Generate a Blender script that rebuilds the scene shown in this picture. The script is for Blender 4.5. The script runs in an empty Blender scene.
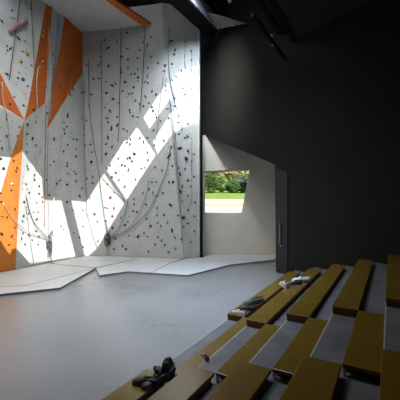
import bpy, bmesh, math, random
from mathutils import Vector, Matrix
from mathutils.geometry import delaunay_2d_cdt
from mathutils.bvhtree import BVHTree
random.seed(7)
SC = bpy.context.scene
COL = SC.collection
PI = math.pi

# ------------------------------------------------------------------ camera
F, HY, H = 321.7, 202.0, 2.2
cd = bpy.data.cameras.new('camera'); cam = bpy.data.objects.new('camera', cd); COL.objects.link(cam)
cam.location = (0, 0, H); cam.rotation_euler = (PI/2, 0, 0)
cd.sensor_width = 36; cd.lens = F/400*36; cd.shift_y = (HY-200)/400; cd.clip_end = 500
SC.camera = cam
SC.view_settings.view_transform = 'Standard'; SC.view_settings.look = 'None'
SC.view_settings.gamma = 1; SC.view_settings.use_curve_mapping = False
SC.view_settings.exposure = 0.4

# ------------------------------------------------------------------ light
SUN_BACK = Vector((.30, -.60, .74)).normalized()       # from the place towards the sun
w = bpy.data.worlds.new('sky'); SC.world = w; w.use_nodes = True
bg = w.node_tree.nodes['Background']
sky = w.node_tree.nodes.new('ShaderNodeTexSky'); sky.sky_type = 'HOSEK_WILKIE'
sky.sun_direction = SUN_BACK; sky.turbidity = 3.5; sky.ground_albedo = .4
w.node_tree.links.new(sky.outputs[0], bg.inputs[0]); bg.inputs[1].default_value = 1.1
sd = bpy.data.lights.new('sun', 'SUN'); sd.energy = 6.9; sd.angle = math.radians(.22); sd.color = (1, .965, .92)
so = bpy.data.objects.new('sun', sd); COL.objects.link(so)
so.rotation_euler = SUN_BACK.to_track_quat('Z', 'Y').to_euler(); so.location = (4, -8, 16)
def area(name, loc, target, sx, sy, e, c):
    l = bpy.data.lights.new(name, 'AREA'); l.shape = 'RECTANGLE'; l.size = sx; l.size_y = sy; l.energy = e; l.color = c
    o = bpy.data.objects.new(name, l); COL.objects.link(o); o.location = loc
    o.rotation_euler = (Vector(loc)-Vector(target)).to_track_quat('Z', 'Y').to_euler(); return o
def down(name, x, y, z, sx, sy, e, c, rz, spread):
    o = area(name, (x, y, z), (x, y, z-1), sx, sy, e, c); o.rotation_euler = (0, 0, rz); o.data.spread = math.radians(spread); return o
# added fill lamps below the roof, standing in for daylight from above
down('fill_strip', .35, 7.0, 9.45, 1.4, 2.4, 130, (.62, .77, 1), -.535, 60)
s_ = area('fill_slope', (-.1, 8.9, 9.4), (-.45, 12.5, 5.9), 1.0, .6, 38, (.80, .90, 1)); s_.data.spread = math.radians(62)  # added fill to brighten the top of the right end panel
down('fill_main', -3.6, 7.9, 9.45, 3.6, 3.2, 235, (1, .98, .95), 0, 115)
area('fill_left', (-4.9, 6.6, 9.4), (-6.1, 10.6, 6.5), 1.4, .8, 65, (.90, .96, 1))

g_ = area('fill_corner', (-1.0, 9.2, 9.4), (.45, 12.6, 5.9), .7, .6, 72, (1, .97, .90)); g_.data.spread = math.radians(56)  # added fill aimed at the left part of the black wall

# ------------------------------------------------------------------ materials
def mat(name, col, rough=.7, col2=None, scale=6, bump=0, bscale=40, metal=0, spec=.5, stretch=(1, 1, 1), detail=5, lo=.35, hi=.65, rvar=0):
    m = bpy.data.materials.new(name); m.use_nodes = True
    nt = m.node_tree; b = nt.nodes['Principled BSDF']
    b.inputs['Base Color'].default_value = (*col, 1); b.inputs['Roughness'].default_value = rough
    b.inputs['Metallic'].default_value = metal; b.inputs['Specular IOR Level'].default_value = spec
    tc = nt.nodes.new('ShaderNodeTexCoord'); mp = nt.nodes.new('ShaderNodeMapping')
    mp.inputs['Scale'].default_value = stretch; nt.links.new(tc.outputs['Object'], mp.inputs[0])
    n = nt.nodes.new('ShaderNodeTexNoise'); n.inputs['Scale'].default_value = scale; n.inputs['Detail'].default_value = detail
    nt.links.new(mp.outputs[0], n.inputs['Vector'])
    r = nt.nodes.new('ShaderNodeValToRGB'); r.color_ramp.elements[0].position = lo; r.color_ramp.elements[1].position = hi
    c2 = col2 or tuple(x*.85 for x in col)
    r.color_ramp.elements[0].color = (*c2, 1); r.color_ramp.elements[1].color = (*col, 1)
    nt.links.new(n.outputs[0], r.inputs[0]); nt.links.new(r.outputs[0], b.inputs['Base Color'])
    if rvar:
        mr = nt.nodes.new('ShaderNodeMapRange'); mr.inputs['To Min'].default_value = rough-rvar; mr.inputs['To Max'].default_value = rough+rvar
        mr.inputs['From Min'].default_value = .3; mr.inputs['From Max'].default_value = .7
        nt.links.new(n.outputs[0], mr.inputs[0]); nt.links.new(mr.outputs[0], b.inputs['Roughness'])
    if bump:
        n2 = nt.nodes.new('ShaderNodeTexNoise'); n2.inputs['Scale'].default_value = bscale; nt.links.new(mp.outputs[0], n2.inputs['Vector'])
        bp = nt.nodes.new('ShaderNodeBump'); bp.inputs['Strength'].default_value = bump; bp.inputs['Distance'].default_value = .02
        nt.links.new(n2.outputs[0], bp.inputs['Height']); nt.links.new(bp.outputs[0], b.inputs['Normal'])
    return m
def tnuts(m, dark):
    """small drilled holes over a climbing panel"""
    nt = m.node_tree; b = nt.nodes['Principled BSDF']; src = b.inputs['Base Color'].links[0].from_socket
    tc = nt.nodes.new('ShaderNodeTexCoord')
    v = nt.nodes.new('ShaderNodeTexVoronoi'); v.inputs['Scale'].default_value = 5.0; v.inputs['Randomness'].default_value = .25
    nt.links.new(tc.outputs['Object'], v.inputs['Vector'])
    r = nt.nodes.new('ShaderNodeValToRGB'); r.color_ramp.elements[0].position = .10; r.color_ramp.elements[1].position = .16
    r.color_ramp.elements[0].color = (dark, dark, dark, 1); r.color_ramp.elements[1].color = (1, 1, 1, 1)
    nt.links.new(v.outputs['Distance'], r.inputs[0])
    x = nt.nodes.new('ShaderNodeMix'); x.data_type = 'RGBA'; x.blend_type = 'MULTIPLY'; x.inputs[0].default_value = 1
    nt.links.new(src, x.inputs[6]); nt.links.new(r.outputs[0], x.inputs[7]); nt.links.new(x.outputs[2], b.inputs['Base Color'])
    return m
M = {}
M['panel'] = tnuts(mat('grey_climbing_panel', (.615, .635, .62), .75, (.56, .58, .568), 3, .25, 60), .5)
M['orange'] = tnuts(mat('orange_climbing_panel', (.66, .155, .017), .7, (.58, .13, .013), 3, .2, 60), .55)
M['floor'] = mat('polished_concrete', (.24, .24, .235), .31, (.185, .187, .186), .55, .06, 9, detail=4, rvar=.07, lo=.28, hi=.74)
M['mat'] = mat('landing_mat_vinyl', (.56, .58, .585), .5, (.50, .52, .525), 1.4, .06, 12)
M['mat_side'] = mat('mat_edge', (.22, .26, .29), .7)
M['black_wall'] = mat('black_wall_paint', (.021, .0205, .0185), .5, (.0175, .017, .0155), 1.3, .05, 20, spec=.1)
M['black'] = mat('black_steel', (.006, .006, .007), .7, spec=.1)
M['door'] = mat('dark_door_paint', (.018, .0175, .016), .55)
M['recess'] = mat('grey_plaster', (.64, .625, .575), .85, (.60, .585, .535), 2, .05, 30)
M['roof'] = mat('dark_ceiling', (.006, .006, .006), .85)
M['step'] = mat('step_concrete', (.155, .157, .162), .42, (.105, .107, .112), 3, .15, 25, detail=8)
M['nosing'] = mat('pale_step_edge', (.42, .41, .38), .6)
M['wood'] = mat('ochre_plywood', (.150, .094, .009), .25, (.138, .085, .008), 1.5, .04, 30, spec=.8, stretch=(1, 1, 1), rvar=.05)
M['wood_edge'] = mat('plywood_edge', (.24, .11, .03), .6, (.17, .08, .02), 8)
M['wood_base'] = mat('dark_plinth', (.055, .03, .012), .7)
M['stub'] = mat('plain_white', (.75, .74, .70), .5)
M['grey_wall'] = mat('grey_wall_paint', (.09, .09, .09), .85)
M['white'] = mat('window_frame_paint', (.70, .67, .58), .6)
M['steel'] = mat('brushed_steel', (.55, .55, .55), .35, metal=1)
M['skylit_beam'] = mat('skylit_beam_face', (.34, .38, .46), .6)  # pale blue colour stands for sky light on the beam face
M['gusset'] = mat('grey_gusset', (.20, .20, .18), .7)
M['rope_dark'] = mat('dark_rope', (.07, .07, .075), .8, (.12, .12, .12), 90)
M['rope_grey'] = mat('grey_rope', (.36, .37, .37), .8, (.25, .25, .25), 90)
M['rope_pale'] = mat('pale_rope', (.68, .66, .62), .8, (.5, .48, .45), 90)
M['rope_red'] = mat('red_rope', (.42, .20, .15), .8, (.3, .15, .12), 90)
M['grass'] = mat('lawn', (.26, .38, .07), .9, (.17, .28, .045), 1.2, .4, 30)
M['dry_grass'] = mat('pale_dry_grass', (.50, .52, .26), .9)
M['path'] = mat('pale_gravel', (.80, .77, .70), .9, (.72, .69, .62), 6)
M['bark'] = mat('pale_bark', (.45, .40, .30), .9)
for n, c in dict(dark_leaf=(.08, .17, .04), mid_leaf=(.24, .36, .09), pale_leaf=(.55, .60, .24), yellow_leaf=(.68, .62, .32)).items():
    M[n] = mat(n, c, .7, tuple(x*.6 for x in c), 1.5)
gl = bpy.data.materials.new('window_glass'); gl.use_nodes = True
nt = gl.node_tree; nt.nodes.clear(); out = nt.nodes.new('ShaderNodeOutputMaterial'); mx = nt.nodes.new('ShaderNodeMixShader')
tr = nt.nodes.new('ShaderNodeBsdfTransparent'); gs = nt.nodes.new('ShaderNodeBsdfGlossy'); gs.inputs['Roughness'].default_value = .02
mx.inputs[0].default_value = .05; nt.links.new(tr.outputs[0], mx.inputs[1]); nt.links.new(gs.outputs[0], mx.inputs[2]); nt.links.new(mx.outputs[0], out.inputs[0])
M['glass'] = gl
HC = dict(black=(.025, .027, .032), navy=(.02, .05, .14), blue=(.03, .13, .36), grey=(.20, .21, .21), green=(.09, .20, .07), yellow=(.62, .58, .10),
          red=(.30, .055, .045), purple=(.17, .10, .24), pink=(.50, .30, .32), white=(.72, .70, .68), orange=(.50, .22, .06), tan=(.42, .36, .24))
for k, c in HC.items(): M['hold_'+k] = mat('hold_'+k, c, .65, tuple(x*.75 for x in c), 20)

# ------------------------------------------------------------------ helpers
def link(name, me, m=None, parent=None):
    o = bpy.data.objects.new(name, me); COL.objects.link(o)
    if m is not None:
        for x in (m if isinstance(m, (list, tuple)) else [m]): me.materials.append(x)
    if parent: o.parent = parent
    return o
def obj(name, bm, m=None, parent=None, smooth=False, bevel=0):
    bmesh.ops.recalc_face_normals(bm, faces=bm.faces)
    me = bpy.data.meshes.new(name); bm.to_mesh(me); bm.free()
    if smooth:
        for p in me.polygons: p.use_smooth = True
    o = link(name, me, m, parent)
    if bevel:
        b = o.modifiers.new('bevel', 'BEVEL'); b.width = bevel; b.segments = 2; b.limit_method = 'ANGLE'
    return o
def tag(o, label=None, cat=None, group=None, kind=None):
    if label: o['label'] = label
    if cat: o['category'] = cat
    if group: o['group'] = group
    if kind: o['kind'] = kind
    return o
def empty(name, loc=(0, 0, 0), rz=0):
    o = bpy.data.objects.new(name, None); COL.objects.link(o); o.location = loc; o.rotation_euler = (0, 0, rz); o.empty_display_size = .1
    return o
def prism(bm, pts, z0, z1, mi=0, side=None):
    a = [bm.verts.new((p[0], p[1], z0)) for p in pts]; b = [bm.verts.new((p[0], p[1], z1)) for p in pts]
    fs = [bm.faces.new(a[::-1]), bm.faces.new(b)]
    for i in range(len(pts)):
        j = (i+1) % len(pts); f = bm.faces.new((a[i], a[j], b[j], b[i])); f.material_index = mi if side is None else side
    for f in fs: f.material_index = mi
    return bm
def slab(bm, pts, off):
    """a polygon of 3D points given a thickness along off"""
    off = Vector(off); a = [bm.verts.new(p) for p in pts]; b = [bm.verts.new(Vector(p)+off) for p in pts]
    bm.faces.new(a); bm.faces.new(b[::-1])
    for i in range(len(pts)):
        j = (i+1) % len(pts); bm.faces.new((a[i], b[i], b[j], a[j]))
    return bm
def beam(bm, p, q, w_, h_, up=(0, 0, 1)):
    p, q = Vector(p), Vector(q); d = (q-p).normalized(); s = d.cross(Vector(up)).normalized(); u = s.cross(d)
    c = [(-1, -1), (1, -1), (1, 1), (-1, 1)]
    a = [bm.verts.new(p+s*x*w_/2+u*y*h_/2) for x, y in c]; b = [bm.verts.new(q+s*x*w_/2+u*y*h_/2) for x, y in c]
    bm.faces.new(a); bm.faces.new(b[::-1])
    for i in range(4): bm.faces.new((a[i], a[(i+1) % 4], b[(i+1) % 4], b[i]))
    return bm
def tube(bm, pts, r, seg=6, rs=None):
    pts = [Vector(p) for p in pts]; rings = []
    for i, p in enumerate(pts):
        d = (pts[min(i+1, len(pts)-1)]-pts[max(i-1, 0)]).normalized()
        s = d.cross(Vector((0, 0, 1)) if abs(d.z) < .9 else Vector((0, 1, 0))).normalized(); u = s.cross(d)
        rr = rs[i] if rs else r
        rings.append([bm.verts.new(p+(s*math.cos(2*PI*k/seg)+u*math.sin(2*PI*k/seg))*rr) for k in range(seg)])
    for a, b in zip(rings, rings[1:]):
        for k in range(seg): bm.faces.new((a[k], a[(k+1) % seg], b[(k+1) % seg], b[k]))
    bm.faces.new(rings[0]); bm.faces.new(rings[-1][::-1])
    return bm
def smooth_path(pts, n=5):
    """Catmull-Rom through the points"""
    P = [Vector(p) for p in pts]; P = [2*P[0]-P[1]]+P+[2*P[-1]-P[-2]]; out = []
    for i in range(1, len(P)-2):
        for k in range(n):
            t = k/n; a, b, c, d = P[i-1:i+3]
            out.append(.5*((2*b)+(c-a)*t+(2*a-5*b+4*c-d)*t*t+(3*b-a-3*c+d)*t**3))
    out.append(P[-2]); return out
def holed(name, outer, holes, to3d, off, m, parent=None):
    """polygon with holes, 2D -> 3D by to3d, with thickness off"""
    co = [Vector(p) for p in outer]; faces = [list(range(len(outer)))]; hs = []
    for h in holes:
        n = len(co); co += [Vector(p) for p in h]; faces.append(list(range(n, n+len(h)))); hs.append(n)
    v, e, f, ov, oe, of = delaunay_2d_cdt(co, [], faces, 0, 1e-5)
    bm = bmesh.new(); vs = [bm.verts.new(to3d(p)) for p in v]
    def inside(p, poly):
        c = False
        for i in range(len(poly)):
            a, b = poly[i], poly[i-1]
            if (a[1] > p.y) != (b[1] > p.y) and p.x < (b[0]-a[0])*(p.y-a[1])/(b[1]-a[1])+a[0]: c = not c
        return c
    for fc, src in zip(f, of):
        cc = sum((v[i] for i in fc), Vector((0, 0)))/len(fc)
        if not inside(cc, outer) or any(inside(cc, h) for h in holes): continue
        try: bm.faces.new([vs[i] for i in fc])
        except ValueError: pass
    bmesh.ops.delete(bm, geom=[x for x in bm.verts if not x.link_faces], context='VERTS')
    r = bmesh.ops.extrude_face_region(bm, geom=bm.faces[:])
    for x in r['geom']:
        if isinstance(x, bmesh.types.BMVert): x.co += Vector(off)
    return obj(name, bm, m, parent)
def Pz(px, py, z):                     # where the sight line of a photo point meets a height
    Y = F*(H-z)/(py-HY); return Vector(((px-200)/F*Y, Y, z))
def PY(px, py, Y): return Vector(((px-200)/F*Y, Y, H+(HY-py)/F*Y))
ray = lambda px, py: Vector(((px-200)/F, 1, (HY-py)/F))
D1 = Vector(((390.95-200)/F, 1, 0)).normalized()      # along the seating planks
D2 = Vector((D1.y, -D1.x, 0))                         # up the steps
def ST(s, t, z=0): return D2*s+D1*t+Vector((0, 0, z))

# ------------------------------------------------------------------ planes of the climbing walls
PL = dict(L=(Vector((.896, -.444, 0)), -9.81, .012), B=(Vector((-.187, -.982, 0)), -11.87, .045))
def V(px, py, pl='L', e=0):
    n, c, lean = PL[pl]; r = ray(px, py)
    Y = (c+lean*H+e)/(n.dot(Vector((r.x, 1, 0)))-lean*r.z); p = r*Y; p.z += H; return p
def VZ(px, z, pl='L', e=0):
    n, c, lean = PL[pl]; x = (px-200)/F
    Y = (c+lean*z+e)/(n.x*x+n.y); return Vector((x*Y, Y, z))
TOP, OVH = 9.58, 8.8
def corner(z):
    nL, cL, lL = PL['L']; nB, cB, lB = PL['B']; a = cL+lL*z; b = cB+lB*z
    det = nL.x*nB.y-nL.y*nB.x; return Vector(((a*nB.y-nL.y*b)/det, (nL.x*b-a*nB.x)/det, z))
n0 = V(24.3, 120, 'L', .38); k1 = V(11.5, 155, 'L', .26); k2 = V(45, 103, 'L', .12); k3 = V(29, 100, 'L', .34)
k4 = V(44.5, 131, 'L', .06); k5 = V(22.5, 150, 'L', .22); k6 = V(19, 200, 'L', .10)
tA = VZ(49.5, TOP, 'L', .40); tB = VZ(54, TOP, 'L', .46); tC = VZ(60.5, TOP, 'L', .30)
a1 = VZ(-75, TOP, 'L', .1); a2 = V(-75, 20, 'L', .1); a2.z = 7.0; a3 = V(-75, 60, 'L', .1); a3.z = 5.6; a4 = VZ(-75, 0, 'L', 0)
q1 = V(0, 72.5, 'L', .22); q2 = V(0, 105, 'L', .22)
b1 = VZ(15.5, 0); b0 = VZ(-24, 0); b2 = VZ(44, 0)
c0, c1, c2, c3 = corner(0), V(81, 72, 'L', 0), corner(OVH), corner(TOP)
c1 = corner(c1.z)
o1 = V(65, 15, 'L', .34); o2 = V(51.5, 100, 'L', .0); o3 = V(47, 129.5, 'L', .03); o4 = V(65, 100, 'L', .02)
F1 = V(166, 75, 'B', 0); F2 = V(175, 134, 'B', 0); F0 = VZ(184, 0, 'B', 0); F3 = VZ(162, TOP, 'B', 0); F1b = V(163.5, 30, 'B', 0)
e0 = Vector((-.02, 12.50, 0)); e1 = PY(199.5, 134, 12.42); e2 = PY(199.5, 75, 12.36); e3 = Vector((-.02, 12.25, TOP))
m0 = VZ(151, TOP, 'B', -.04); m1 = V(151, 75, 'B', 0); m2 = VZ(150, 0, 'B', 0)
wl = empty('climbing_wall', (-5.3, 11.3, 0)); tag(wl, 'left climbing wall of folded grey and orange panels reaching the roof', 'climbing wall')
wb = empty('climbing_wall', (-2.2, 12.5, 0)); tag(wb, 'wide grey back climbing wall crossed by slanting sunlight', 'climbing wall')
ALLV, ALLF, FN = [], [], []
def facet(pts, m, parent, fname, off, label=None, name='climbing_panel'):
    bm = bmesh.new(); cen = sum((Vector(p) for p in pts), Vector())/len(pts)
    pl = Vector(parent.location)
    slab(bm, [p-pl for p in pts], off); bmesh.ops.triangulate(bm, faces=[f for f in bm.faces if len(f.verts) > 4])
    tri = bmesh.new(); vs = [tri.verts.new(p) for p in pts]; tri.faces.new(vs); bmesh.ops.triangulate(tri, faces=tri.faces[:])
    tri.verts.index_update(); n = len(ALLV); ALLV.extend(v.co.copy() for v in tri.verts)
    for f in tri.faces: ALLF.append([n+v.index for v in f.verts]); FN.append(fname)
    tri.free()
    o = obj(name, bm, m, parent)
    if label: o['label'] = label
    return o
oL, oB = (-.25, .12, 0), (.04, .25, 0)
facet([a1, tA, k3, n0, q1, a2], M['panel'], wl, 'upper left grey panel', oL)
facet([tA, tB, k2, n0, k3], M['orange'], wl, 'long orange stripe', oL, 'long narrow orange stripe')
facet([tB, tC, o1, o2, o3, k4, k2], M['panel'], wl, 'narrow grey strip between the orange panels', oL)
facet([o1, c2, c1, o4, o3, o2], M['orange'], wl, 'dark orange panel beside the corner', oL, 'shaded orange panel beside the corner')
facet([tC, c3, c2, o1], M['panel'], wl, 'grey panel above the overhang', oL)
facet([o3, o4, c1, c0, b2, k4], M['panel'], wl, 'tall grey panel beside the corner', oL)
facet([n0, k2, k4, b2, b1, k6, k5], M['panel'], wl, 'grey panel left of the hanging rope', oL)
M['orange_sunlit'] = tnuts(mat('sunlit_orange_panel', (.74, .25, .04), .7, (.66, .215, .032), 3, .2, 60), .55)  # orange lightened to stand for direct sun on this panel
facet([n0, k5, k6, b1, b0, k1], M['orange_sunlit'], wl, 'lower orange panel', oL, 'orange panel reaching the mats')
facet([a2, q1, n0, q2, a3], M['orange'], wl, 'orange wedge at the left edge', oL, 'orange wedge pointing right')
facet([a3, q2, n0, k1, b0, a4], M['panel'], wl, 'left edge grey panel', oL)
facet([c0, c1, c2, c3, m0, m1, m2], M['panel'], wb, 'wide back panel', oB)
facet([m2, m1, m0, F3, F1b, F1, F2, F0], M['panel'], wb, 'back panel left of the fold', oB)
facet([F3, e3, e2, e1, e0, F0, F2, F1, F1b], M['panel'], wb, 'folded right end panel', oB)
bm = bmesh.new(); pl = Vector(wb.location)
slab(bm, [e0-pl, e3-pl, Vector((-.02, 13.15, TOP))-pl, Vector((-.02, 13.15, 0))-pl], (-.12, 0, 0)); obj('side_panel', bm, M['panel'], wb)
# overhanging roof of the climbing wall
oh = empty('climbing_overhang', (-4.4, 11, OVH)); tag(oh, 'grey overhanging climbing roof with an orange edge at the top left', 'climbing overhang')
R1 = Vector((-2.2, 12.02, OVH)); R2 = Pz(105, 0, OVH); dR = (R2-R1).normalized(); R3 = R1+dR*4.6
R1 = R1-dR*.05
L3 = VZ(0, OVH); t_ = (R3.y); L3 = Vector((( PL['L'][1]+.12+.444*t_)/.896+.02, t_, OVH))
bm = bmesh.new(); slab(bm, [p-Vector(oh.location) for p in (c2+Vector((.03, -.03, 0)), R1, R3, L3)], (0, 0, .06)); obj('soffit', bm, M['panel'], oh)
R4 = Pz(150.5, 24, OVH+.06)+Vector((0, -.02, 0)); R5 = Pz(115, 0, OVH+.12); R6 = R4+(R5-R4).normalized()*4.6
g = .015
bm = bmesh.new(); slab(bm, [p-Vector(oh.location)+Vector((g, 0, 0)) for p in (R1, R4, R6, R3)], (0, 0, .05)); obj('edge_band', bm, M['orange'], oh)['label'] = 'orange edge band'
TREE = BVHTree.FromPolygons([tuple(v) for v in ALLV], ALLF)
CAMP = Vector((0, 0, H))
def hit(px, py):
    r = ray(px, py).normalized(); loc, n, i, d = TREE.ray_cast(CAMP, r)
    if loc is None: return None, None, None
    if n.dot(r) > 0: n = -n
    return loc, n, FN[i]

# ------------------------------------------------------------------ roof with its skylights
ROOF = 9.62
patches = [
 [(-50, 165), (0, 157), (12, 158), (22.5, 151), (34, 167), (42, 178), (43.5, 199.5), (61.5, 200.5), (76, 258), (46, 263), (30, 265), (20, 254), (16, 250), (9, 256), (0, 242), (-50, 220)],
 [(71, 200.5), (87, 201), (104.3, 173), (124.6, 204.5), (97, 250), (92, 254.5), (84.5, 256.5)],
 [(105.5, 170.5), (135, 124), (156.5, 155.5), (126.6, 201.5)],
 [(140.8, 115), (147, 100), (166, 75.2), (172.5, 99.5), (149.8, 130.5)],
 [(152.3, 142.5), (174.2, 110.5), (175.5, 100.5), (168, 75), (198.8, 66), (198.8, 123.5), (182, 129), (175, 134), (157.5, 156)],
]
holes = []
for p in patches:
    h = []
    for px, py in p:
        loc = hit(px, py)[0]
        if loc is None:   # a point past the wall's left end
            loc = V(px, py, 'L', 0)
        loc = loc+SUN_BACK*((ROOF-loc.z)/SUN_BACK.z); h.append((loc.x, loc.y))
    holes.append(h)
print('HOLES', [[(round(a, 2), round(b, 2)) for a, b in h] for h in holes])
glim = [tuple((PY(x, y, 0) if 0 else Pz2)[:2]) for Pz2 in [] ] if 0 else None
def up(px, py, z):                    # sight line meets a height above the eye
    Y = F*(z-H)/(HY-py); return ((px-200)/F*Y, Y)
glim = [up(223, -6, ROOF), up(229, -6, ROOF), up(232, 3.5, ROOF), up(229, 3, ROOF)]
xs = [up(0, 0, ROOF)]
roof = holed('ceiling', [(-14, -6), (12, -6), (12, 13.6), (-14, 13.6)], holes+[glim], lambda p: (p.x, p.y, ROOF), (0, 0, .06), M['roof'])
tag(roof, kind='structure')

# ------------------------------------------------------------------ room shell
bm = bmesh.new(); prism(bm, [(-14, -6), (12, -6), (12, 13.2), (-14, 13.2)], -.1, 0)
tag(obj('floor', bm, M['floor']), kind='structure')
P0 = Pz(276, 272, 0); U = Vector((.575, -.818, 0)); N_ = Vector((-.818, -.575, 0))        # black wall: base corner, direction, side facing the room
def BW(u, z): return P0+U*u+Vector((0, 0, z))
def uw(px, py):                       # sight line on the black wall
    r = ray(px, py); Y = P0.dot(N_)/r.dot(N_); p = r*Y; p.z += H; return (p-P0).dot(U), p.z
uL = -((P0.x-.30)/U.x)
uE = -((P0.x+.06)/U.x)
bwp = [(uE, TOP), (uE, 4.8), (uL, uw(206.5, 136.5)[1]), uw(216, 140.3), uw(245, 152), uw(275, 164.5), (0, 0), (15, 0), (15, TOP)]
bm = bmesh.new(); slab(bm, [BW(u, z) for u, z in bwp], -N_*.15); wr = tag(obj('wall_right', bm, M['black_wall']), kind='structure')
pB = BW(uL, 0)
# recess with the window
YR = 13.15 if pB.y < 13.1 else pB.y+.12
def rw(px, py): p = PY(px, py, YR); return (p.x, p.z)
win = [rw(204.3, 171.3), rw(251.3, 169.2), rw(243, 213.6), rw(204.3, 213.6)]
tag(holed('wall_back', [(-.5, 0), (3.6, 0), (3.6, 5.5), (.42, 5.5), (.36, 4.93), (-.5, 4.93)], [win[::-1]], lambda p: (p.x, YR, p.y), (0, .28, 0), M['recess']), kind='structure')
bm = bmesh.new(); slab(bm, [P0+Vector((.06, .14, 0)), P0+Vector((.06, .14, 5.5)), Vector((3.4, YR, 5.5)), Vector((3.4, YR, 0))], (.15, 0, 0))
tag(obj('wall_recess_side', bm, M['recess']), kind='structure')
bm = bmesh.new(); qa, qb = pB-N_*.25, P0-N_*.25; prism(bm, [(.5, YR-.02), (qb.x, qb.y), (3.3, YR)], 5.3, 5.4); tag(obj('ceiling_recess', bm, M['recess']), kind='structure')
wn = empty('window_1', ((win[0][0]+win[1][0])/2, YR+.2, win[3][1])); tag(wn, kind='structure')
bm = bmesh.new(); cx = sum(p[0] for p in win)/4; cz = sum(p[1] for p in win)/4
def inset(p, d): v = Vector((p[0]-cx, p[1]-cz)); k = 1-d/v.length; return (cx+v.x*k, cz+v.y*k)
inn = [inset(p, .055) for p in win]
for i in range(4):
    j = (i+1) % 4; q = [win[i], win[j], inn[j], inn[i]]
    slab(bm, [Vector((x, YR+.16, z))-Vector(wn.location) for x, z in q], (0, .08, 0))
obj('window_frame', bm, M['white'], wn)
bm = bmesh.new(); slab(bm, [Vector((x, YR+.2, z))-Vector(wn.location) for x, z in inn], (0, .006, 0)); obj('pane', bm, M['glass'], wn)
bm = bmesh.new(); slab(bm, [Vector((win[0][0]-.02, YR-.015, win[0][1]))-Vector(wn.location), Vector((win[1][0]+.03, YR-.015, win[1][1]))-Vector(wn.location), Vector((win[1][0]+.03, YR-.015, win[1][1]+.035))-Vector(wn.location), Vector((win[0][0]-.02, YR-.015, win[0][1]+.035))-Vector(wn.location)], (0, .2, 0)); obj('window_trim', bm, M['white'], wn)
bm = bmesh.new(); x = 2.0/F*12.7; prism(bm, [(.015, 12.62), (.105, 12.62), (.105, 12.72), (.015, 12.72)], 0, PY(201, 134, 12.65).z+.05)
tag(obj('black_strip', bm, M['black']), 'thin black vertical strip at the right end of the grey climbing wall', 'upright')  # black strip filling the gap beside the end panel
# lower black ceiling over the seating, its edge right above the lowest step
def twall(s_):
    a = P0.dot(D2), P0.dot(D1); d = U.dot(D2), U.dot(D1); return a[1]+(s_-a[0])*d[1]/d[0]
bm = bmesh.new(); pp = [ST(-2.38, -5), ST(5.5, -5), ST(5.5, twall(5.5)-.02), ST(-2.38, twall(-2.38)-.02)]
prism(bm, [(p.x, p.y) for p in pp], 7.0, 7.1); tag(obj('ceiling_lower', bm, M['roof']), kind='structure')
bm = bmesh.new(); pp = [ST(-2.55, -5), ST(-2.38, -5), ST(-2.38, twall(-2.38)-.02), ST(-2.55, twall(-2.55)-.02)]
prism(bm, [(p.x, p.y) for p in pp], 6.98, ROOF-.01); tag(obj('trim_1', bm, M['black']), kind='structure')
# remaining enclosure behind and beside the viewer
bm = bmesh.new(); slab(bm, [Vector((-14, -6, 0)), Vector((12, -6, 0)), Vector((12, -6, ROOF)), Vector((-14, -6, ROOF))], (0, -.2, 0)); tag(obj('wall_rear', bm, M['grey_wall']), kind='structure')
lw = VZ(-75, 0); lt = a1
bm = bmesh.new(); slab(bm, [lw+Vector((-.1, 0, 0)), Vector((lw.x-.1, lw.y, ROOF)), Vector((-13.9, -6, ROOF)), Vector((-13.9, -6, 0))], (-.2, 0, 0)); tag(obj('wall_left', bm, M['grey_wall']), kind='structure')
bm = bmesh.new(); slab(bm, [Vector((-.6, 13.3, 5.4)), Vector((-.6, 13.3, ROOF)), Vector((-9, 13.59, ROOF)), Vector((-9, 13.59, 0)), Vector((-.6, 13.3, 0))], (0, .2, 0)); tag(obj('wall_behind_panels', bm, M['recess']), kind='structure')
bm = bmesh.new(); slab(bm, [Vector((-9, 13.59, 0)), Vector((-9, 13.59, ROOF)), Vector((-14, -6, ROOF)), Vector((-14, -6, 0))], (-.2, 0, 0)); tag(obj('wall_outer_left', bm, M['grey_wall']), kind='structure')
# dark door leaf in the black wall
dr = empty('door_1', BW(.25, 0)); tag(dr, kind='structure'); dl = Vector(dr.location)
ua, ub = .04, uw(288, 260)[0]; zt = uw(282, 168)[1]
bm = bmesh.new(); slab(bm, [BW(ua, .01)-dl, BW(ub, .01)-dl, BW(ub, zt-.15)-dl, BW(ua, zt)-dl], N_*.03); obj('door_leaf', bm, M['door'], dr, bevel=.004)
hu, hz = uw(281.3, 243); _, hz2 = uw(281.3, 222.5)
bm = bmesh.new(); a = BW(hu, hz)-dl+N_*.075; b = BW(hu, hz2)-dl+N_*.075; tube(bm, [a, b], .017, 8)
for z in (hz+.05, hz2-.05): tube(bm, [BW(hu, z)-dl+N_*.075, BW(hu, z)-dl+N_*.03], .010, 6)
obj('door_handle', bm, M['steel'], dr)
bm = bmesh.new(); tube(bm, [BW(hu, hz-.09)-dl+N_*.03, BW(hu, hz-.09)-dl+N_*.045], .025, 10); obj('door_lock', bm, M['steel'], dr)

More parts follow.
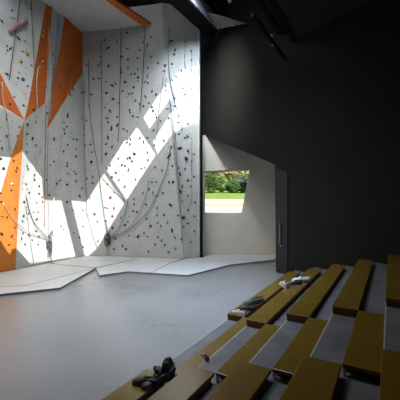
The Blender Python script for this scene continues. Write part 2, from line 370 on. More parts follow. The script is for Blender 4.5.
# ------------------------------------------------------------------ roof beams at the upper right
def T(o, *a): return tag(o, *a)
nb = N_*.45
u1, z1 = uw(203, 4); u2, z2 = uw(284, 32)
bm = bmesh.new(); beam(bm, BW(u1-.6, z1-.0)+N_*.3+Vector((0, 0, .1)), BW(u2+.6, z2-.1)+N_*.3, .35, .42)
T(obj('roof_beam', bm, M['black']), 'heavy black sloping beam along the top of the black wall', 'beam')
p_end = PY(217.3, 29, 12.15); A = p_end; B = A-D1*3.6
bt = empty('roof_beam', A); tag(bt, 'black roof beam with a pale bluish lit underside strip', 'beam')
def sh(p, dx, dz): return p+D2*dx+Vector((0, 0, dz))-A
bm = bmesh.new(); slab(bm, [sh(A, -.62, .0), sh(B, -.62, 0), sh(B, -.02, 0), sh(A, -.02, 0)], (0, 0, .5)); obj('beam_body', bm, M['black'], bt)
bm = bmesh.new(); slab(bm, [sh(A, 0, .0), sh(B, 0, 0), sh(B, .09, .02), sh(A, .02, .02)], (0, 0, .45)); obj('lit_strip', bm, M['skylit_beam'], bt)
ga, gb, gc = PY(203, 12.5, 11.45), PY(246, 23.5, 11.0), PY(217.6, 29, 12.1)
gt = empty('roof_gusset', gc); tag(gt, 'small grey triangular plate with white glint dots where two roof beams meet', 'bracket')
bm = bmesh.new(); slab(bm, [ga-gc, gb-gc, gc-gc], (0, 0, .05)); obj('plate', bm, M['gusset'], gt)
for px, py in ((219.5, 25.5), (222.5, 27), (228, 24), (232.5, 25), (218.5, 28)):
    t_ = (px-203)/43; n = (gb-ga).cross(gc-ga).normalized(); r = ray(px, py); p = CAMP+r*((ga-CAMP).dot(n)/r.dot(n))
    bm = bmesh.new(); bmesh.ops.create_icosphere(bm, subdivisions=1, radius=.03, matrix=Matrix.Translation(p-gc-Vector((0, 0, .02)))); obj('glint', bm, M['stub'], gt, True)  # white beads added for the bright glints on the plate
q = PY(286, 60, 9.0); q2 = PY(265, 32, 10.15); q0 = PY(285.6, 60, 9.3)
hr = empty('truss_strut', q0); tag(hr, 'thin dark strut with two pale joints hanging beside the roof beam', 'strut')
bm = bmesh.new(); e_ = q0-D1*2.6; beam(bm, Vector((0, 0, 0)), -D1*2.6, .08, .08); obj('strut_bar', bm, M['black'], hr)
for px, py in ((272, 36), (272.5, 45)):
    p = PY(px, py, 8.3); bm = bmesh.new(); bmesh.ops.create_icosphere(bm, subdivisions=1, radius=.045, matrix=Matrix.Translation(p-q0)); obj('joint', bm, M['gusset'], hr)
q = PY(262, 6, 8.6); bm = bmesh.new(); beam(bm, q+D1*1.6, q-D1*3.5, .12, .12); T(obj('roof_beam', bm, M['black']), 'slim dark roof beam nearest the top of the photo', 'beam')

# ------------------------------------------------------------------ landing mats
MT = .055
def base(px, pl='L'): v = VZ(px, MT, pl); n = PL[pl][0]; return v+n*.03
def mp(*pts): return [Pz(x, y, MT) for x, y in pts]
cb = corner(MT)+Vector((.03, -.05, 0))
mats = [
 ('pale grey mat forming the front left strip of the landing area', mp((-75, 306), (0, 294), (60, 287.6), (95.2, 268.2), (28, 285.2), (-75, 292))),
 ('pale grey landing mat in front of the orange panel', mp((-75, 291.8), (28, 284.9), (95, 268), (57, 264.5))+[base(48), base(15.5), base(-75)]),
 ('pale grey landing mat in the corner of the two climbing walls', mp((57.8, 264.3), (95.6, 267.6), (137, 258.7))+[base(128, 'B'), cb, base(50)]),
 ('pale grey landing mat in the middle, below the back wall', mp((99.3, 275.2), (128, 271.2), (150, 272.6), (172, 262.2))+[base(183, 'B'), base(130, 'B')]+mp((137.6, 258.9), (96.2, 268.0))),
 ('pale grey landing mat running right towards the window recess', mp((150.6, 272.7), (188, 275), (230, 264.5), (274.5, 259.5))+[Vector((3.15, YR-.03, MT)), Vector((.3, YR-.03, MT)), Vector((.12, 12.42, MT)), Vector((-.05, 12.44, MT))]+[base(184, 'B')+Vector((.05, -.03, 0))]+mp((172.5, 262.4))),
]
for lb, pts in mats:
    bm = bmesh.new(); o = prism(bm, [(p.x, p.y) for p in pts], .002, MT, 0, 1)
    tag(obj('landing_mat', bm, [M['mat'], M['mat_side']]), lb, 'mat', 'landing mats below the climbing walls')

# ------------------------------------------------------------------ stepped seating
S1, TT, ZZ, RR, WW = -1.818, .587, .488, .194, .298
def twall(s):                          # t where the black wall stands
    a = P0.dot(D2), P0.dot(D1); d = U.dot(D2), U.dot(D1); return a[1]+(s-a[0])*d[1]/d[0]
ordn = ['lowest', 'second lowest', 'third lowest', 'fourth lowest', 'fifth lowest', 'sixth lowest', 'topmost']
SEND = 4.2
for k in range(7):
    s0 = S1+(k-1)*TT; s1 = s0+TT if k < 6 else SEND; z = ZZ+(k-1)*RR-.1
    e = empty('concrete_step', ST(s0, 3, 0)); tag(e, f'{ordn[k]} grey concrete step of the seating, counted up from the floor', 'step', 'concrete steps of the seating'); el = Vector(e.location)
    p = [ST(s0, -4)-el, ST(s1-.002, -4)-el, ST(s1-.002, twall(s1)-.03)-el, ST(s0, twall(s0)-.03)-el]
    bm = bmesh.new(); prism(bm, [(v.x, v.y) for v in p], .001, z); obj('tread', bm, M['step'], e)
    p = [ST(s0, -4)-el, ST(s0+.012, -4)-el, ST(s0+.012, twall(s0)-.05)-el, ST(s0, twall(s0)-.05)-el]
    bm = bmesh.new(); prism(bm, [(v.x, v.y) for v in p], z-.02, z+.0015); obj('edge_strip', bm, M['nosing'], e)
def plank(s0, w_, t0, t1, z, label, group, stub=False):
    e = empty('seat_plank', ST(s0, t0, z-.1)); tag(e, label, 'bench', group); el = Vector(e.location)
    def q(sa, sb, ta, tb, za, zb, n, m, bev=.004):
        p = [ST(sa, ta), ST(sb, ta), ST(sb, tb), ST(sa, tb)]
        bm = bmesh.new(); prism(bm, [((v-el).x, (v-el).y) for v in p], za-el.z, zb-el.z, 0, 1 if isinstance(m, list) else None); return obj(n, bm, m, e, bevel=bev)
    q(s0, s0+w_, t0, t1, z-.034, z, 'seat_board', [M['wood'], M['wood_edge']])
    q(s0+.006, s0+w_-.03, t0+(.09 if stub else .006), t1-.02, z-.1, z-.034, 'base', M['wood_edge'] if not stub else M['wood_base'], 0)
    if stub: q(s0+.004, s0+.030, t0+.004, t0+.03, z-.1, z-.034, 'stub', M['stub'], .002)  # small white block under the board's near corner
    return e
wl_ = lambda s, gap: twall(s)-gap
FN0 = [4.96, 4.38, 4.38, 4.38, 4.38, 4.38]; FF = [8.86, 8.62, 8.42, 8.25, 7.98, 7.7]
rowname = ['lowest row', 'second row up', 'third row up', 'fourth row up', 'fifth row up', 'sixth row up']
for k in range(5):
    s0 = S1+(k-1)*TT; z = ZZ+(k-1)*RR
    plank(s0, WW, FN0[k], FF[k], z, f'ochre plywood seat plank of the far block, {rowname[k]}, reaching the black wall', 'seat planks of the far block')
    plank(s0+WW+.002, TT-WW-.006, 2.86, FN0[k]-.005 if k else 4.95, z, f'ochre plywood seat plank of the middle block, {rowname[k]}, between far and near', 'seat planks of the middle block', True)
    plank(s0, WW, .95, 2.85, z, f'ochre plywood seat plank of the near block, {rowname[k]}, at the photo bottom', 'seat planks of the near block')

# ------------------------------------------------------------------ climbing holds
HL = '''12,10.5,k 12.5,17.5,w,1.5 2,21.5,k,1.3 18.5,38.5,k,1.7 24.5,41,e 7,46,k 10.5,48.5,k,1.3 30.5,8.5,k,.8 45.5,26,u,1.3 43.5,31,y 42.5,36,y,1.2 48.5,34,p 6,53,w 7.5,50.5,e
22.5,51.5,k 27.5,54.5,k 27.3,54,y,2.3 21,62,k 20.6,61.5,y,2 31.5,65.5,k 19,72.5,g 18,78,b,1.3 23,79.5,b,1.9 7,74,k,1.3 28,86,e 14.5,97,k 41,58,u,1.2 42.5,61,w 39.5,67,w 46,68,u 31.5,90,t 37.5,93,k,1.1 46,87,u
23.5,105.5,g,1.3 10,104,k 11,107.5,p 33.5,110,k,1.2 7,115,k 6.5,119,k 27.5,124.5,n,1.6 27,134,k,1.2 32.5,138.5,n,1.7 36,122.5,e 6.5,136,r,1.2 9.5,135,r,.8 2,148,k 17.5,136,o 27,143.5,g 36,145,e 47,113,k 19.5,127,o
26.5,152,k 40,152,e .5,158.5,k,1.2 3.5,168.5,k,1.5 13.5,160.5,k 17,167.5,k,1.1 16,171,k 27,166,k,1.1 28,169,k 34.5,175,k 34.5,179.5,k,1.3 46.5,180,k 26,184,k 27,188,t 29,192.5,k 12,184,w,1.3 11,190,k,1.1 39,186,k 39,193.5,k 42,197,k,.8 .5,193,k 49.5,195,k
1,201.5,k 15,209,k 24,202,k,1.2 23.5,216,k,1.2 28.5,213.5,k 22.5,221,k 36.5,202.5,k 42.5,201.5,r 33.5,212,k,.8 38,212,k,.8 36.5,219,k 34.5,223.5,k,.8 36,231,k 7,217,k 2,216,o 14.5,227.5,k,.9 1.5,233.5,k,1.5 12,236,k,1.2 23,233,k 21.5,238.5,k 29,235,n,1.5 25,244.5,k 9,244.5,k 12.5,249.5,r 39,236,k 38,244.5,k,.8 32,240,k,.8
53,55,g 52,65,y 54,69,n 50.5,73,u 86.5,65.5,u 98.5,65,r 81,65,u 70,70,k,.8 73.5,72,e 62,81.5,p 60,86.5,k 93.5,79,k 73,89.5,b,1.2 70,94.5,k 82,92.5,k 85,92,k,.8 91,94.5,u,1.2 99,78.5,k 53,88.5,t
67.5,115.5,n,1.6 64,122.5,e 67,126.5,k 64,129.5,k,1.1 64.5,133.5,k 54,139,k,1.5 60.5,136.5,g 73.5,139,k 77,139.5,n,1.2 67.5,145,k 76,149,e 89,105.5,k 82.5,118,k,.8 86.5,120.5,k 84,128.5,e 83.5,135.5,k,.8 90.5,144.5,k 85,145.5,e
63.5,151.5,k,1.1 76,156.5,k,1.1 54,161.5,k 50.5,165,k,.8 67,163,k 67,166,k,1.1 67.5,173.5,g 76,174,k,1.1 74,171.5,e 76,181,k 60,180.5,k,1.1 56.5,183.5,k,1.2 67,184.5,k,1.3 91.5,162,n,1.7 92,152,e 92.5,177,r 92.5,183,k 87,178.5,e 82,188.5,g 79.5,196,k,1.3 90,197.5,e
67,202,k,1.3 94.5,214,r,1.4 61,226,e 63.5,229,k,.8 83,226.5,e 73.5,233,k,.8 79.5,237.5,k 97.5,221.5,e 98,241,r 73,210,k,.8 83,210,k,.8 83,247,k
104.5,40.5,k,1.1 108,48,k,1.4 108.5,66,k,1.2 127,32.5,k 117,42,e 127.5,48.5,k 143,42,e 147,45,g 121.5,57,k,1.1 128,59.5,k 137.5,58,e 121,69,k,.8 121.5,72.5,k 128,67.5,k 148,68,e 140,50,k 131,74.5,b 134.5,74,b 138,69.5,k,.8 101,57,r 101,62,r,.8
106,82,e 112,85.5,k,1.4 115.5,84,k 106.5,93,k,1.3 113,99,k,1.3 125,82,b,1.5 122.5,91,k 133.5,87.5,k,1.1 129,94,g 132,93.5,k 138,77.5,k,1.2 138,81,k,.8 145,82,g 148,83,k 147.5,76.5,k 135.5,100.5,k,.9 139.5,104,k,.8 145.5,96.5,k 119,103,e 104.5,107.5,o 110,111,k,1.3 107,118,k,1.1 108,122,k 117,117,u 117.5,124.5,b 129.5,110,k 130,112.5,g 133,116,g,1.1 143.5,106,k 137.5,117,e 149,103,k,.8
111.5,128.5,k,1.6 117,126,k 108,137.5,k,1.4 123.5,129,k 127,131,e 106,144,k 112,147,k 106,154,k,1.4 127,142.5,k 130.5,139,k 130,144,k 140,138,k 143.5,142,k,1.1 147.5,137.5,e 134.5,153.5,k,1.2 130,157.5,k,1.3 127.5,158.3,k 132,161,k 118.5,158,e 125,165.5,r 122,165,k 128.5,169.5,g,1.4 110,165.5,k 107,168.5,k 147.5,152.5,k 148,160,k 141.5,168.5,r 145,167.5,r,.8 116,172.5,k
112,177,k,1.1 119,180,e 107.5,184,k 114,192,g 125,186,g,1.2 135.5,179.5,k 110.5,197.5,r,1.4 105,207.5,k,.8 107.5,208,r,.8 114,208,k 112.5,216,r,1.3 121,217.5,g 134,199,e 134,204,k 133,211,k 137,212,k 146,204.5,k 143,193,k,.8 149,189,k 127.5,221.5,e
112.5,228,k,1.2 125,225,k,1.2 106,221,k 115.5,238.5,k 129,235.5,k,.8 138,236.5,k,1.5 144,233,e 147.5,236.5,e 122.5,246,k 126,249,k,1.2 114,249,k 148.5,251.5,k,1.1 146.5,218.5,g
151,37,k 171.5,41,k,1.3 168.5,43.5,k,.8 175,50,k,1.1 174,54.5,k,1.3 172,64,k,1.2 158,63,k 165,65.5,r,1.4 164,71,r 185,41.5,e 191,51,k 185,56.5,y 151,57,k 191.5,60,e 181.5,71,k 191,70,k,.8
152,91.5,k 156,94.5,r,1.2 166,86,k 166,90,r,.8 152,107,k 153,110.5,k,1.2 156,114,k,.8 156.5,117,k,.9 172,80,k 176,76.5,k 181.5,82.5,k,.8 183,88.5,r 185,94,e 191,84,k,.8 174.5,98.5,k,1.4 175.5,106,k 167.5,109,k 160.5,121,k 169,118,r 179,115.5,k,1.1 178,122,e 191,102,k,.8 188,124,k,1.1
153.5,130,k,1.1 164,140.5,k,1.1 154.5,145,k 175,134,k 179,134,k,1.1 185,137.5,k 187.5,136,k,1.3 179.5,148,k,1.8 171.5,147,k 169,156,k,1.8 188,151,k,1.3 186,158.5,k,2 191.5,161,k,1.1 172.5,166,k 178.5,168,b 185,169,g,1.1 162,170.5,k 180,174,k,1.4 155,167,e 194,154,g
152,182,k 156,182,e 169,182,k 173,182,k,1.3 188,180,g,1.4 194,176.5,g 182,186.5,n 191,186.5,k 153,193,k 163,193,k 156.5,196,k 180.5,191.5,n,1.4 188,195.5,t,1.3 182,201.5,k,.9 195,202.5,g,1.2 170.5,205,k,1.6 157,208,k 164,215,k,1.2 157,215,e 178,215.5,k 188,210,g,1.2 183,217.5,k,1.6 167.5,222.5,g 188,223.5,k 194,216,e
150.5,226,k,1.3 161,226,k 157.5,223,e 172,230.5,k,1.6 175,237.5,g,1.1 181.5,239,k 158,237,k 161.5,240.5,k 155,244.5,k 165,245,k,1.1 175.5,248.5,e 168.5,252,k 183.5,226.5,k,.9 194.5,231,g,1.2 191,242,e'''
CC = dict(k='black', n='navy', b='blue', e='grey', g='green', y='yellow', r='red', u='purple', p='pink', w='white', o='orange', t='tan')
rnd = random.Random(3)
def hold_mesh(kind):
    bm = bmesh.new(); bmesh.ops.create_icosphere(bm, subdivisions=2, radius=1)
    sx, sy, sz = [(1, .75, .6), (1.15, .6, .7), (.85, .9, .5), (1.3, .5, .55), (.8, .8, .8)][kind]; r2 = random.Random(kind)
    ph = [r2.random()*6 for _ in range(4)]
    for v in bm.verts:
        k = 1+.16*math.sin(3*v.co.x+ph[0])*math.cos(2.5*v.co.y+ph[1])+.08*math.sin(5*v.co.y+ph[2])
        v.co = Vector((v.co.x*sx*k, v.co.y*sy*k, v.co.z*sz*k))
        if v.co.z > .35*sz and v.co.y > 0: v.co.z -= .28*sz*min(1, v.co.y*2)     # finger scoop
        if v.co.z < -.05: v.co.z = -.05
    me = bpy.data.meshes.new('climbing_hold'); bmesh.ops.recalc_face_normals(bm, faces=bm.faces); bm.to_mesh(me); bm.free()
    for p in me.polygons: p.use_smooth = True
    return me
cache = {}
cnt = 0
items = [x.split(',') for x in HL.split()]
items.sort(key=lambda a: -float(a[3]) if len(a) > 3 else -1)
rest = bmesh.new(); rest_c = []
for ii, it in enumerate(items):
    px, py, c = float(it[0]), float(it[1]), CC[it[2]]; sz = float(it[3]) if len(it) > 3 else 1
    loc, n, fn = hit(px, py)
    if loc is None: continue
    kind = rnd.randrange(5)
    if c == 'yellow' and sz >= 2: kind = 2
    if (kind, c) not in cache:
        me = hold_mesh(kind); me.materials.append(M['hold_'+c]); cache[(kind, c)] = me
    r = sz*.043*(loc.y/11.5)
    flat = .35 if (c == 'yellow' and sz >= 2) else 1
    q = n.to_track_quat('Z', 'Y').to_matrix().to_4x4() @ Matrix.Rotation(rnd.random()*6.28, 4, 'Z') @ Matrix.Diagonal((r, r, r*flat*rnd.uniform(.8, 1.2), 1))
    MW = Matrix.Translation(loc+n*(.004)+(n*.028 if sz < 1.5 and (abs(px-27.5) < .1 or abs(px-21) < .1) else n*0)) @ q
    if ii >= 300:
        if c not in rest_c: rest_c.append(c)
        n0_ = len(rest.faces); rest.faces.ensure_lookup_table(); tmp = cache[(kind, c)].copy(); tmp.transform(MW); rest.from_mesh(tmp); rest.faces.ensure_lookup_table()
        for f_ in rest.faces[n0_:]: f_.material_index = rest_c.index(c); f_.smooth = True
        continue
    o = bpy.data.objects.new('climbing_hold', cache[(kind, c)]); COL.objects.link(o); o.matrix_world = MW
    hgt = 'low' if loc.z < 2.6 else ('at middle height' if loc.z < 5.4 else 'high')
    size = 'large' if sz >= 1.5 else ('small' if sz < 1 else 'medium')
    lb = f'{size} {c} climbing hold {hgt} on the {fn}'
    tag(o, lb, 'climbing hold', f'{size} {c} holds {hgt} on the {fn}'); cnt += 1
me = bpy.data.meshes.new('small_climbing_holds'); rest.to_mesh(me); rest.free()
tag(link('small_climbing_holds', me, [M['hold_'+c] for c in rest_c]), 'scatter of the smallest dark footholds over both climbing walls', 'climbing holds', None, 'stuff')
print('HOLDS', cnt, len(items))
# long pinkish curved hold with its dark middle
pts = []
for px, py in ((8.5, 32.5), (12, 29), (15, 26), (20, 24.5), (23.5, 21), (25.5, 19)):
    loc, n, fn = hit(px, py); pts.append(loc+n*.05)
sp = smooth_path(pts, 4); bm = bmesh.new(); N = len(sp)
tube(bm, sp, .05, 8, [.035+.05*math.sin(PI*i/(N-1))**.7*(1.1-.5*i/N) for i in range(N)])
tag(obj('climbing_volume', bm, M['hold_pink'], None, True), 'long curved pinkish hold high on the upper left grey panel', 'climbing hold')

# ------------------------------------------------------------------ ropes
def rope(pxs, m, r, label, lift=.06, grp=None):
    pts = []
    for px, py in pxs:
        loc, n, fn = hit(px, py)
        if loc is None: continue
        pts.append(loc+n*lift)
    if py > 250: pts[-1].z = max(pts[-1].z, MT+.02)
    bm = bmesh.new(); tube(bm, smooth_path(pts, 5), r, 5)
    return tag(obj('climbing_rope', bm, m, None, True), label, 'rope', grp)
D_, G_, W_, R_ = M['rope_dark'], M['rope_grey'], M['rope_pale'], M['rope_red']
rope([(18.6, 1), (15, 30), (12, 52), (8.5, 80)], D_, .012, 'dark thin rope near the left edge, crossing the long pinkish hold')
rope([(30.3, 1), (31, 25), (32.5, 50), (33.5, 72)], D_, .011, 'dark thin rope left of the long orange stripe')
rope([(36.5, 68), (35, 82), (35.5, 100), (35, 118)], W_, .014, 'pale rope lying over the wide lower end of the orange stripe')
rope([(1.5, 82), (2.5, 100), (7, 120), (9, 150)], W_, .013, 'pale rope hanging over the orange wedge at the left edge')
rope([(44.6, 104), (44.2, 150), (43.3, 200), (43, 225)], R_, .013, 'thin reddish rope hanging on the fold of the left wall')
rope([(46.8, 130), (46.2, 180), (47.5, 215), (46.8, 236)], G_, .011, 'grey rope right of the reddish rope, ending in the left coil')
rope([(61, 106), (58.5, 140), (55, 175), (52, 205), (48.5, 236)], W_, .022, 'thick pale rope slanting down to the left rope coil')
rope([(47, 30), (48.5, 60), (49.5, 95), (48, 120)], W_, .012, 'pale rope in the narrow grey strip between orange panels')
rope([(57, 12), (56, 40), (54, 75), (50, 110)], G_, .012, 'grey rope beside the shaded orange panel')
rope([(24.5, 195), (28, 210), (34, 224), (45.5, 237)], D_, .012, 'dark rope curving down from the white panel into the left coil')
rope([(2, 203), (10, 216), (19, 226), (30, 233), (45.5, 237.5)], G_, .010, 'thin rope crossing the sunlit orange panel to the left coil')
rope([(24, 203), (27, 222), (29, 240), (32.5, 262)], G_, .011, 'grey rope dropping to the mats left of the left coil')
rope([(47.5, 249), (49.5, 257), (50.5, 261)], G_, .011, 'short rope tail below the left coil')
rope([(83, 80), (84.5, 130), (86.5, 180), (88, 215)], G_, .009, 'thin grey rope hanging in the corner of the walls')
rope([(89.5, 60), (90, 105), (94, 140), (99, 170), (103, 200), (107.5, 232)], D_, .010, 'dark rope right of the wall corner, falling to the right coil')
rope([(101.7, 40), (102, 90), (102.5, 130), (102.5, 163)], D_, .009, 'dark vertical rope at the left of the wide back panel')
rope([(121.6, 32), (121, 70), (120.2, 100), (119.5, 128), (118.5, 142)], D_, .012, 'dark vertical rope in the middle of the wide back panel')
rope([(145.2, 27), (144.2, 60), (142.8, 85), (140.5, 112)], D_, .012, 'dark vertical rope below the orange overhang edge')
rope([(168.3, 28), (168, 55), (170, 80), (174.5, 100), (180, 122), (182, 131)], G_, .013, 'grey rope following the top of the fold in the back wall')
rope([(187, 38), (184, 62), (189, 78), (194, 98), (198, 118)], G_, .011, 'grey rope near the right end of the back wall')
rope([(191.5, 50), (191.5, 66), (191.3, 90)], G_, .009, 'short grey rope high on the folded right end panel')
rope([(164, 78), (161.5, 95), (159, 118), (156, 140)], R_, .010, 'thin reddish rope crossing the sunlit part left of the fold')
rope([(171, 146), (169, 160), (166.5, 172), (160, 188), (153, 203), (144, 217), (130, 229), (113, 237.5)], D_, .012, 'long dark rope sweeping from the fold down to the right coil')
rope([(176, 146), (177, 165), (179, 185), (181.5, 195)], G_, .011, 'grey rope on the shaded lower part of the fold')
rope([(150, 178), (146, 196), (139, 214), (127, 229), (112.5, 237)], G_, .011, 'grey rope curving left into the right coil, under the long dark one')
rope([(128.5, 199), (125.5, 214), (119, 228), (112, 236)], D_, .012, 'short dark rope arching into the right coil')
rope([(103, 176), (116, 190), (126.5, 201)], G_, .010, 'grey rope along the edge of the sunlit patch')
rope([(86, 213), (93, 232), (99, 249)], G_, .009, 'thin grey rope in the sunlit lower corner')
rope([(191.3, 137), (191.2, 170), (191, 205)], G_, .009, 'grey vertical rope on the shaded right end panel')
rope([(107, 222), (108.5, 230), (109.5, 236)], D_, .010, 'short dark rope tied above the right coil')
def coil(px, py, hgt, label):
    loc, n, fn = hit(px, py); e = empty('rope_coil', loc+n*.1); tag(e, label, 'rope coil')
    s = n.cross(Vector((0, 0, 1))).normalized(); z = Vector((0, 0, 1)); rr = random.Random(int(px))
    bm = bmesh.new()
    for k in range(9):
        w_ = rr.uniform(.03, .10); h_ = hgt*rr.uniform(.2, .46); ox = rr.uniform(-.04, .04); oz = rr.uniform(-.05, .03); tl = rr.uniform(-.25, .25)
        pts = []
        for i in range(17):
            a = 2*PI*i/16; x = math.cos(a)*w_+tl*math.sin(a)*w_; y = math.sin(a)*h_
            pts.append(s*(x+ox)+z*(y+oz)+n*(.02*k-.06+.01*math.sin(a*2)))
        tube(bm, pts, .012, 5)
    obj('loops', bm, D_, e, True)
    bm = bmesh.new()
    for k in range(4):
        pts = [s*(.07*math.cos(a)*1)+n*(.09*math.sin(a))+z*(hgt*.12+.03*k) for a in [2*PI*i/10 for i in range(11)]]; tube(bm, pts, .017, 5)
    obj('wrap', bm, G_, e, True)
    bm = bmesh.new(); tube(bm, smooth_path([s*.02-z*hgt*.3, s*.05-z*hgt*.55, s*.0-z*hgt*.8], 4), .013, 5); obj('rope_end', bm, G_, e, True)
    return e
coil(47, 243, .62, 'dark rope coil hanging low on the left climbing wall')
coil(109, 239, .58, 'dark rope coil hanging low on the back climbing wall')
# small red clip above each coil
loc, n, fn = hit(50.5, 232); bm = bmesh.new(); tube(bm, [loc+n*.06+Vector((.03*math.cos(a), 0, .05*math.sin(a))) for a in [2*PI*i/10 for i in range(11)]], .014, 6)
tag(obj('carabiner', bm, M['hold_red']), 'small reddish clip beside the left rope coil', 'carabiner')

# ------------------------------------------------------------------ shoes and bags on the seating
def shoe(loc, rz, L, upper, sole, label, group, roll=0, low=False, trim=None):
    e = empty('shoe', loc, rz); tag(e, label, 'shoe', group)
    e.rotation_euler = (roll, 0, rz)
    if roll: e.location.z += abs(math.sin(roll))*L*.17
    # stations heel -> toe: y, half width, height
    st = [(-.50, .10, .20), (-.47, .15, .27), (-.36, .165, .31), (-.2, .155, .30), (-.05, .15, .255), (.1, .165, .21), (.25, .185, .17), (.38, .17, .14), (.47, .12, .10), (.50, .05, .06)]
    bm = bmesh.new(); rings = []
    for y, w_, h_ in st:
        r = []
        for k in range(12):
            a = PI*k/11; x = math.cos(a); zz = math.sin(a)
            r.append(bm.verts.new((x*w_*L*(1-.22*zz**2 if y < 0 else 1)+.02*L*math.sin(y*5), y*L, .035*L+max(0, zz)**.7*h_*L*(1.0 if not low else .75))))
        rings.append(r)
    op = []
    for i, (a, b) in enumerate(zip(rings, rings[1:])):
        for k in range(11):
            if 1 <= i <= 3 and 3 <= k <= 7: continue          # ankle opening
            bm.faces.new((a[k], a[k+1], b[k+1], b[k]))
    for r in (rings[0], rings[-1]): bm.faces.new(r)
    o = obj('upper', bm, M[upper], e, True); md = o.modifiers.new('thick', 'SOLIDIFY'); md.thickness = .006; md.offset = -1
    bm = bmesh.new(); pts = [(w_*L*1.08+.02*L*math.sin(y*5), y*L*1.02) for y, w_, h_ in st]+[(-w_*L*1.08+.02*L*math.sin(y*5), y*L*1.02) for y, w_, h_ in st[::-1]]
    prism(bm, pts, 0, .06*L); obj('sole', bm, M[sole], e, bevel=.003)
    bm = bmesh.new()
    for y in (0, .08, .16): tube(bm, [(-.09*L, y*L, (.235-y*.45)*L), (0, (y+.015)*L, (.285-y*.55)*L*(1 if not low else .8)), (.09*L, y*L, (.235-y*.45)*L)], .008*L/.27*1.3, 5)
    obj('laces', bm, M[trim or sole], e, True)
    bm = bmesh.new(); tube(bm, [(0, -.49*L, .22*L), (0, -.53*L, .30*L), (0, -.48*L, .34*L)], .012, 5); obj('heel_loop', bm, M[upper], e, True)
    return e
M['sh_black'] = mat('black_shoe', (.02, .018, .022), .6); M['sh_maroon'] = mat('dark_maroon_leather', (.045, .02, .03), .6)
M['sh_olive'] = mat('olive_grey_suede', (.10, .10, .075), .8); M['sh_pink'] = mat('pale_pink_canvas', (.55, .42, .40), .8)
M['sh_white'] = mat('white_rubber', (.75, .74, .74), .6); M['sh_purple'] = mat('purple_shoe', (.28, .05, .17), .6)
zO0 = ZZ-RR
def onp(px, py, k): p = Pz(px, py, ZZ+(k-1)*RR+.002); return p
shoe(onp(146, 384.5, 0), 1.35, .30, 'sh_black', 'sh_black', 'black shoe at the left of the dark pile on the near lowest plank', 'dark shoes on the near lowest plank')
shoe(onp(155.5, 384, 0), 2.3, .31, 'sh_maroon', 'sh_black', 'dark maroon shoe between the black shoe and the crumpled black jacket', 'dark shoes on the near lowest plank')
# slumped dark bag behind the shoes
def bag(loc, rx, ry, h_, m, label, name='chalk_bag', cat='bag', rz=0):
    e = empty(name, loc, rz); tag(e, label, cat)
    bm = bmesh.new(); rings = []
    for i in range(7):
        t = i/6; k = [.85, 1.0, 1.03, .95, .85, .78, .82][i]
        rings.append([bm.verts.new((rx*k*math.cos(a)*(1+.08*math.sin(3*a+i)), ry*k*math.sin(a)*(1+.08*math.cos(2*a+i)), h_*t+.015*math.sin(3*a+i)*t+.012)) for a in [2*PI*j/16 for j in range(16)]])
    for a, b in zip(rings, rings[1:]):
        for j in range(16): bm.faces.new((a[j], a[(j+1) % 16], b[(j+1) % 16], b[j]))
    bm.faces.new(rings[0])
    o = obj('pouch', bm, m, e, True); md = o.modifiers.new('t', 'SOLIDIFY'); md.thickness = .008
    bm = bmesh.new(); tube(bm, smooth_path([(rx*.8, 0, h_), (rx*1.25, 0, h_*1.25), (rx*.9, ry*.9, h_*1.05), (0, ry*.85, h_)], 5), .008, 6); obj('strap', bm, m, e, True)
    return e
def crumple(loc, rx, ry, h_, m, label, rz, seed):
    e = empty('crumpled_jacket', loc, rz); tag(e, label, 'jacket'); bm = bmesh.new(); bmesh.ops.create_icosphere(bm, subdivisions=4, radius=1)
    from mathutils import noise
    for v in bm.verts:
        d = v.co.copy(); n = noise.noise(d*1.6+Vector((seed, 0, 0)))+.6*abs(noise.noise(d*3.7+Vector((0, seed, 0))))
        k = 1+.55*n; v.co = Vector((d.x*rx*k, d.y*ry*k, max(0, d.z+.15)*h_*(1+.9*n)))
    o = obj('cloth', bm, m, e, True)
    bm = bmesh.new(); tube(bm, smooth_path([(-rx*.8, -ry*.5, .03), (-rx*1.2, ry*.2, .02), (-rx*.9, ry*.9, .02), (0, ry*1.15, .015)], 5), .014, 6); obj('sleeve_cord', bm, m, e, True)
crumple(onp(166, 376.5, 0), .11, .08, .12, M['sh_black'], 'crumpled black jacket heaped at the right end of the dark pile', .5, 3.1)
shoe(onp(253.5, 303.5, 0), 1.95, .40, 'sh_olive', 'sh_olive', 'olive grey shoe, rearmost of the three on the lowest far plank', 'shoes on the lowest far plank')
shoe(onp(247, 310, 0), 1.2, .31, 'sh_black', 'sh_black', 'black shoe in the middle of the three on the lowest far plank', 'shoes on the lowest far plank')
shoe(onp(238.8, 313.5, 0), 1.0, .26, 'sh_pink', 'sh_white', 'pale pink shoe at the front end of the lowest far plank', 'shoes on the lowest far plank', low=True)
shoe(onp(284.5, 286, 1), .15, .36, 'sh_pink', 'sh_white', 'pale pinkish shoe left of the black and white one on the second far plank', 'shoes on the second far plank')
shoe(onp(293, 285.5, 1), 1.75, .36, 'sh_black', 'sh_white', 'black shoe with white sole lying beside the pale pinkish shoe', 'shoes on the second far plank', trim='sh_white')
shoe(onp(300.5, 281.5, 1), 1.45, .36, 'sh_white', 'sh_black', 'white shoe with black sole, rightmost on the second far plank', 'shoes on the second far plank', trim='sh_white')
zt1 = ZZ-.1
p = Pz(204.5, 358, zt1+.002); shoe(p, .45, .17, 'sh_purple', 'sh_white', 'small purple shoe with a pale sole lying on the concrete step', 'purple shoe')

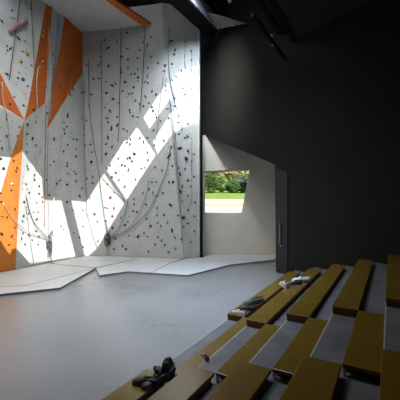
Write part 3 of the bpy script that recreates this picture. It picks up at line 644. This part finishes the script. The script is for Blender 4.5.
# ------------------------------------------------------------------ outside the window
def gz(Y): return 1.45+(Y-20.5)*.089
def band(name, ya, yb, m, label, cat, dz=0, x0=-12, x1=22):
    bm = bmesh.new(); v = [bm.verts.new(p) for p in ((x0, ya, gz(ya)+dz), (x1, ya, gz(ya)+dz), (x1, yb, gz(yb)+dz), (x0, yb, gz(yb)+dz))]; bm.faces.new(v)
    r = bmesh.ops.extrude_face_region(bm, geom=bm.faces[:])
    for x in r['geom']:
        if isinstance(x, bmesh.types.BMVert): x.co.z -= .2
    o = obj(name, bm, m); return tag(o, label, cat)
band('path', 14, 25, M['path'], 'bright pale path just outside the window', 'path')
band('lawn', 25, 27.5, M['dry_grass'], 'narrow strip of lawn beyond the bright path', 'lawn')
band('path', 27.5, 32, M['path'], 'second pale path farther out in the sun', 'path')
band('lawn', 32, 62, M['grass'], 'green lawn in front of the trees', 'lawn')
def foliage(bm, c, R, n, leaf, rr):
    for _ in range(n):
        d = Vector((rr.gauss(0, 1), rr.gauss(0, 1), rr.gauss(0, 1))).normalized()*(rr.random()**.35)
        p = Vector((c[0]+d.x*R[0], c[1]+d.y*R[1], c[2]+d.z*R[2])); a = Vector((rr.gauss(0, 1), rr.gauss(0, 1), rr.gauss(0, 1))).normalized(); b = a.orthogonal().normalized()
        l = leaf*rr.uniform(.6, 1.3)
        bm.faces.new([bm.verts.new(p+a*l), bm.verts.new(p+b*l*.5), bm.verts.new(p-a*l), bm.verts.new(p-b*l*.5)])
def tree(x, Y, R, zc, m, label, trunk, n=900, seed=1, name='tree', cat='tree', leaf=.16):
    e = empty(name, (x, Y, gz(Y))); tag(e, label, cat, 'trees and bushes outside the window'); rr = random.Random(seed)
    bm = bmesh.new(); foliage(bm, (0, 0, zc), R, n//2, leaf, rr)
    for k in range(5):
        a = rr.random()*6.28; foliage(bm, (math.cos(a)*R[0]*.55, math.sin(a)*R[1]*.5, zc+rr.uniform(-.4, .5)*R[2]), [q*.5 for q in R], n//8, leaf, rr)
    me = bpy.data.meshes.new('crown'); bm.to_mesh(me); bm.free(); link('crown', me, m, e)
    bm = bmesh.new(); tube(bm, [(0, 0, -.1), (.05, 0, zc*.5), (-.05, .05, zc)], trunk, 7, [trunk, trunk*.8, trunk*.5]); obj('trunk', bm, M['bark'], e, True)
tree(1.4, 42, (1.0, 1.0, 1.6), 1.5, M['dark_leaf'], 'dark green bush at the left of the window view', .12, 1500, 2, 'bush', 'bush')
tree(.3, 43, (.8, .9, 1.5), 1.6, M['pale_leaf'], 'pale bush cut off by the left edge of the window', .1, 1200, 3, 'bush', 'bush')
tree(2.9, 43, (.8, .8, 1.2), 1.2, M['mid_leaf'], 'mid green bush between the two dark ones outside', .1, 1300, 4, 'bush', 'bush')
tree(4.3, 42, (1.0, .8, .9), .85, M['dark_leaf'], 'low dark hedge bush in the middle of the window view', .08, 1500, 5, 'bush', 'bush')
tree(5.9, 42, (.9, .8, .75), .7, M['dark_leaf'], 'low dark hedge bush at the right of the window view', .08, 1300, 6, 'bush', 'bush')
tree(4.4, 48, (2.4, 1.5, 1.5), 3.0, M['yellow_leaf'], 'large yellowish tree whose crown fills the top right of the window', .16, 3000, 7, leaf=.2)
tree(6.6, 41, (1.1, 1.0, 1.3), 2.5, M['pale_leaf'], 'slender pale tree with a light trunk at the right of the window', .10, 1500, 8)
tree(3.4, 52, (2.8, 1.5, 2.2), 2.6, M['pale_leaf'], 'pale green tree behind the bushes, left of centre', .15, 2200, 9, leaf=.2)
tree(8.5, 50, (2.6, 1.5, 2.4), 2.4, M['mid_leaf'], 'green tree far right, behind the window edge', .15, 2000, 10, leaf=.22)
tree(-1.5, 50, (2.4, 1.5, 2.2), 2.2, M['mid_leaf'], 'green tree far left, behind the window edge', .15, 2000, 11, leaf=.22)
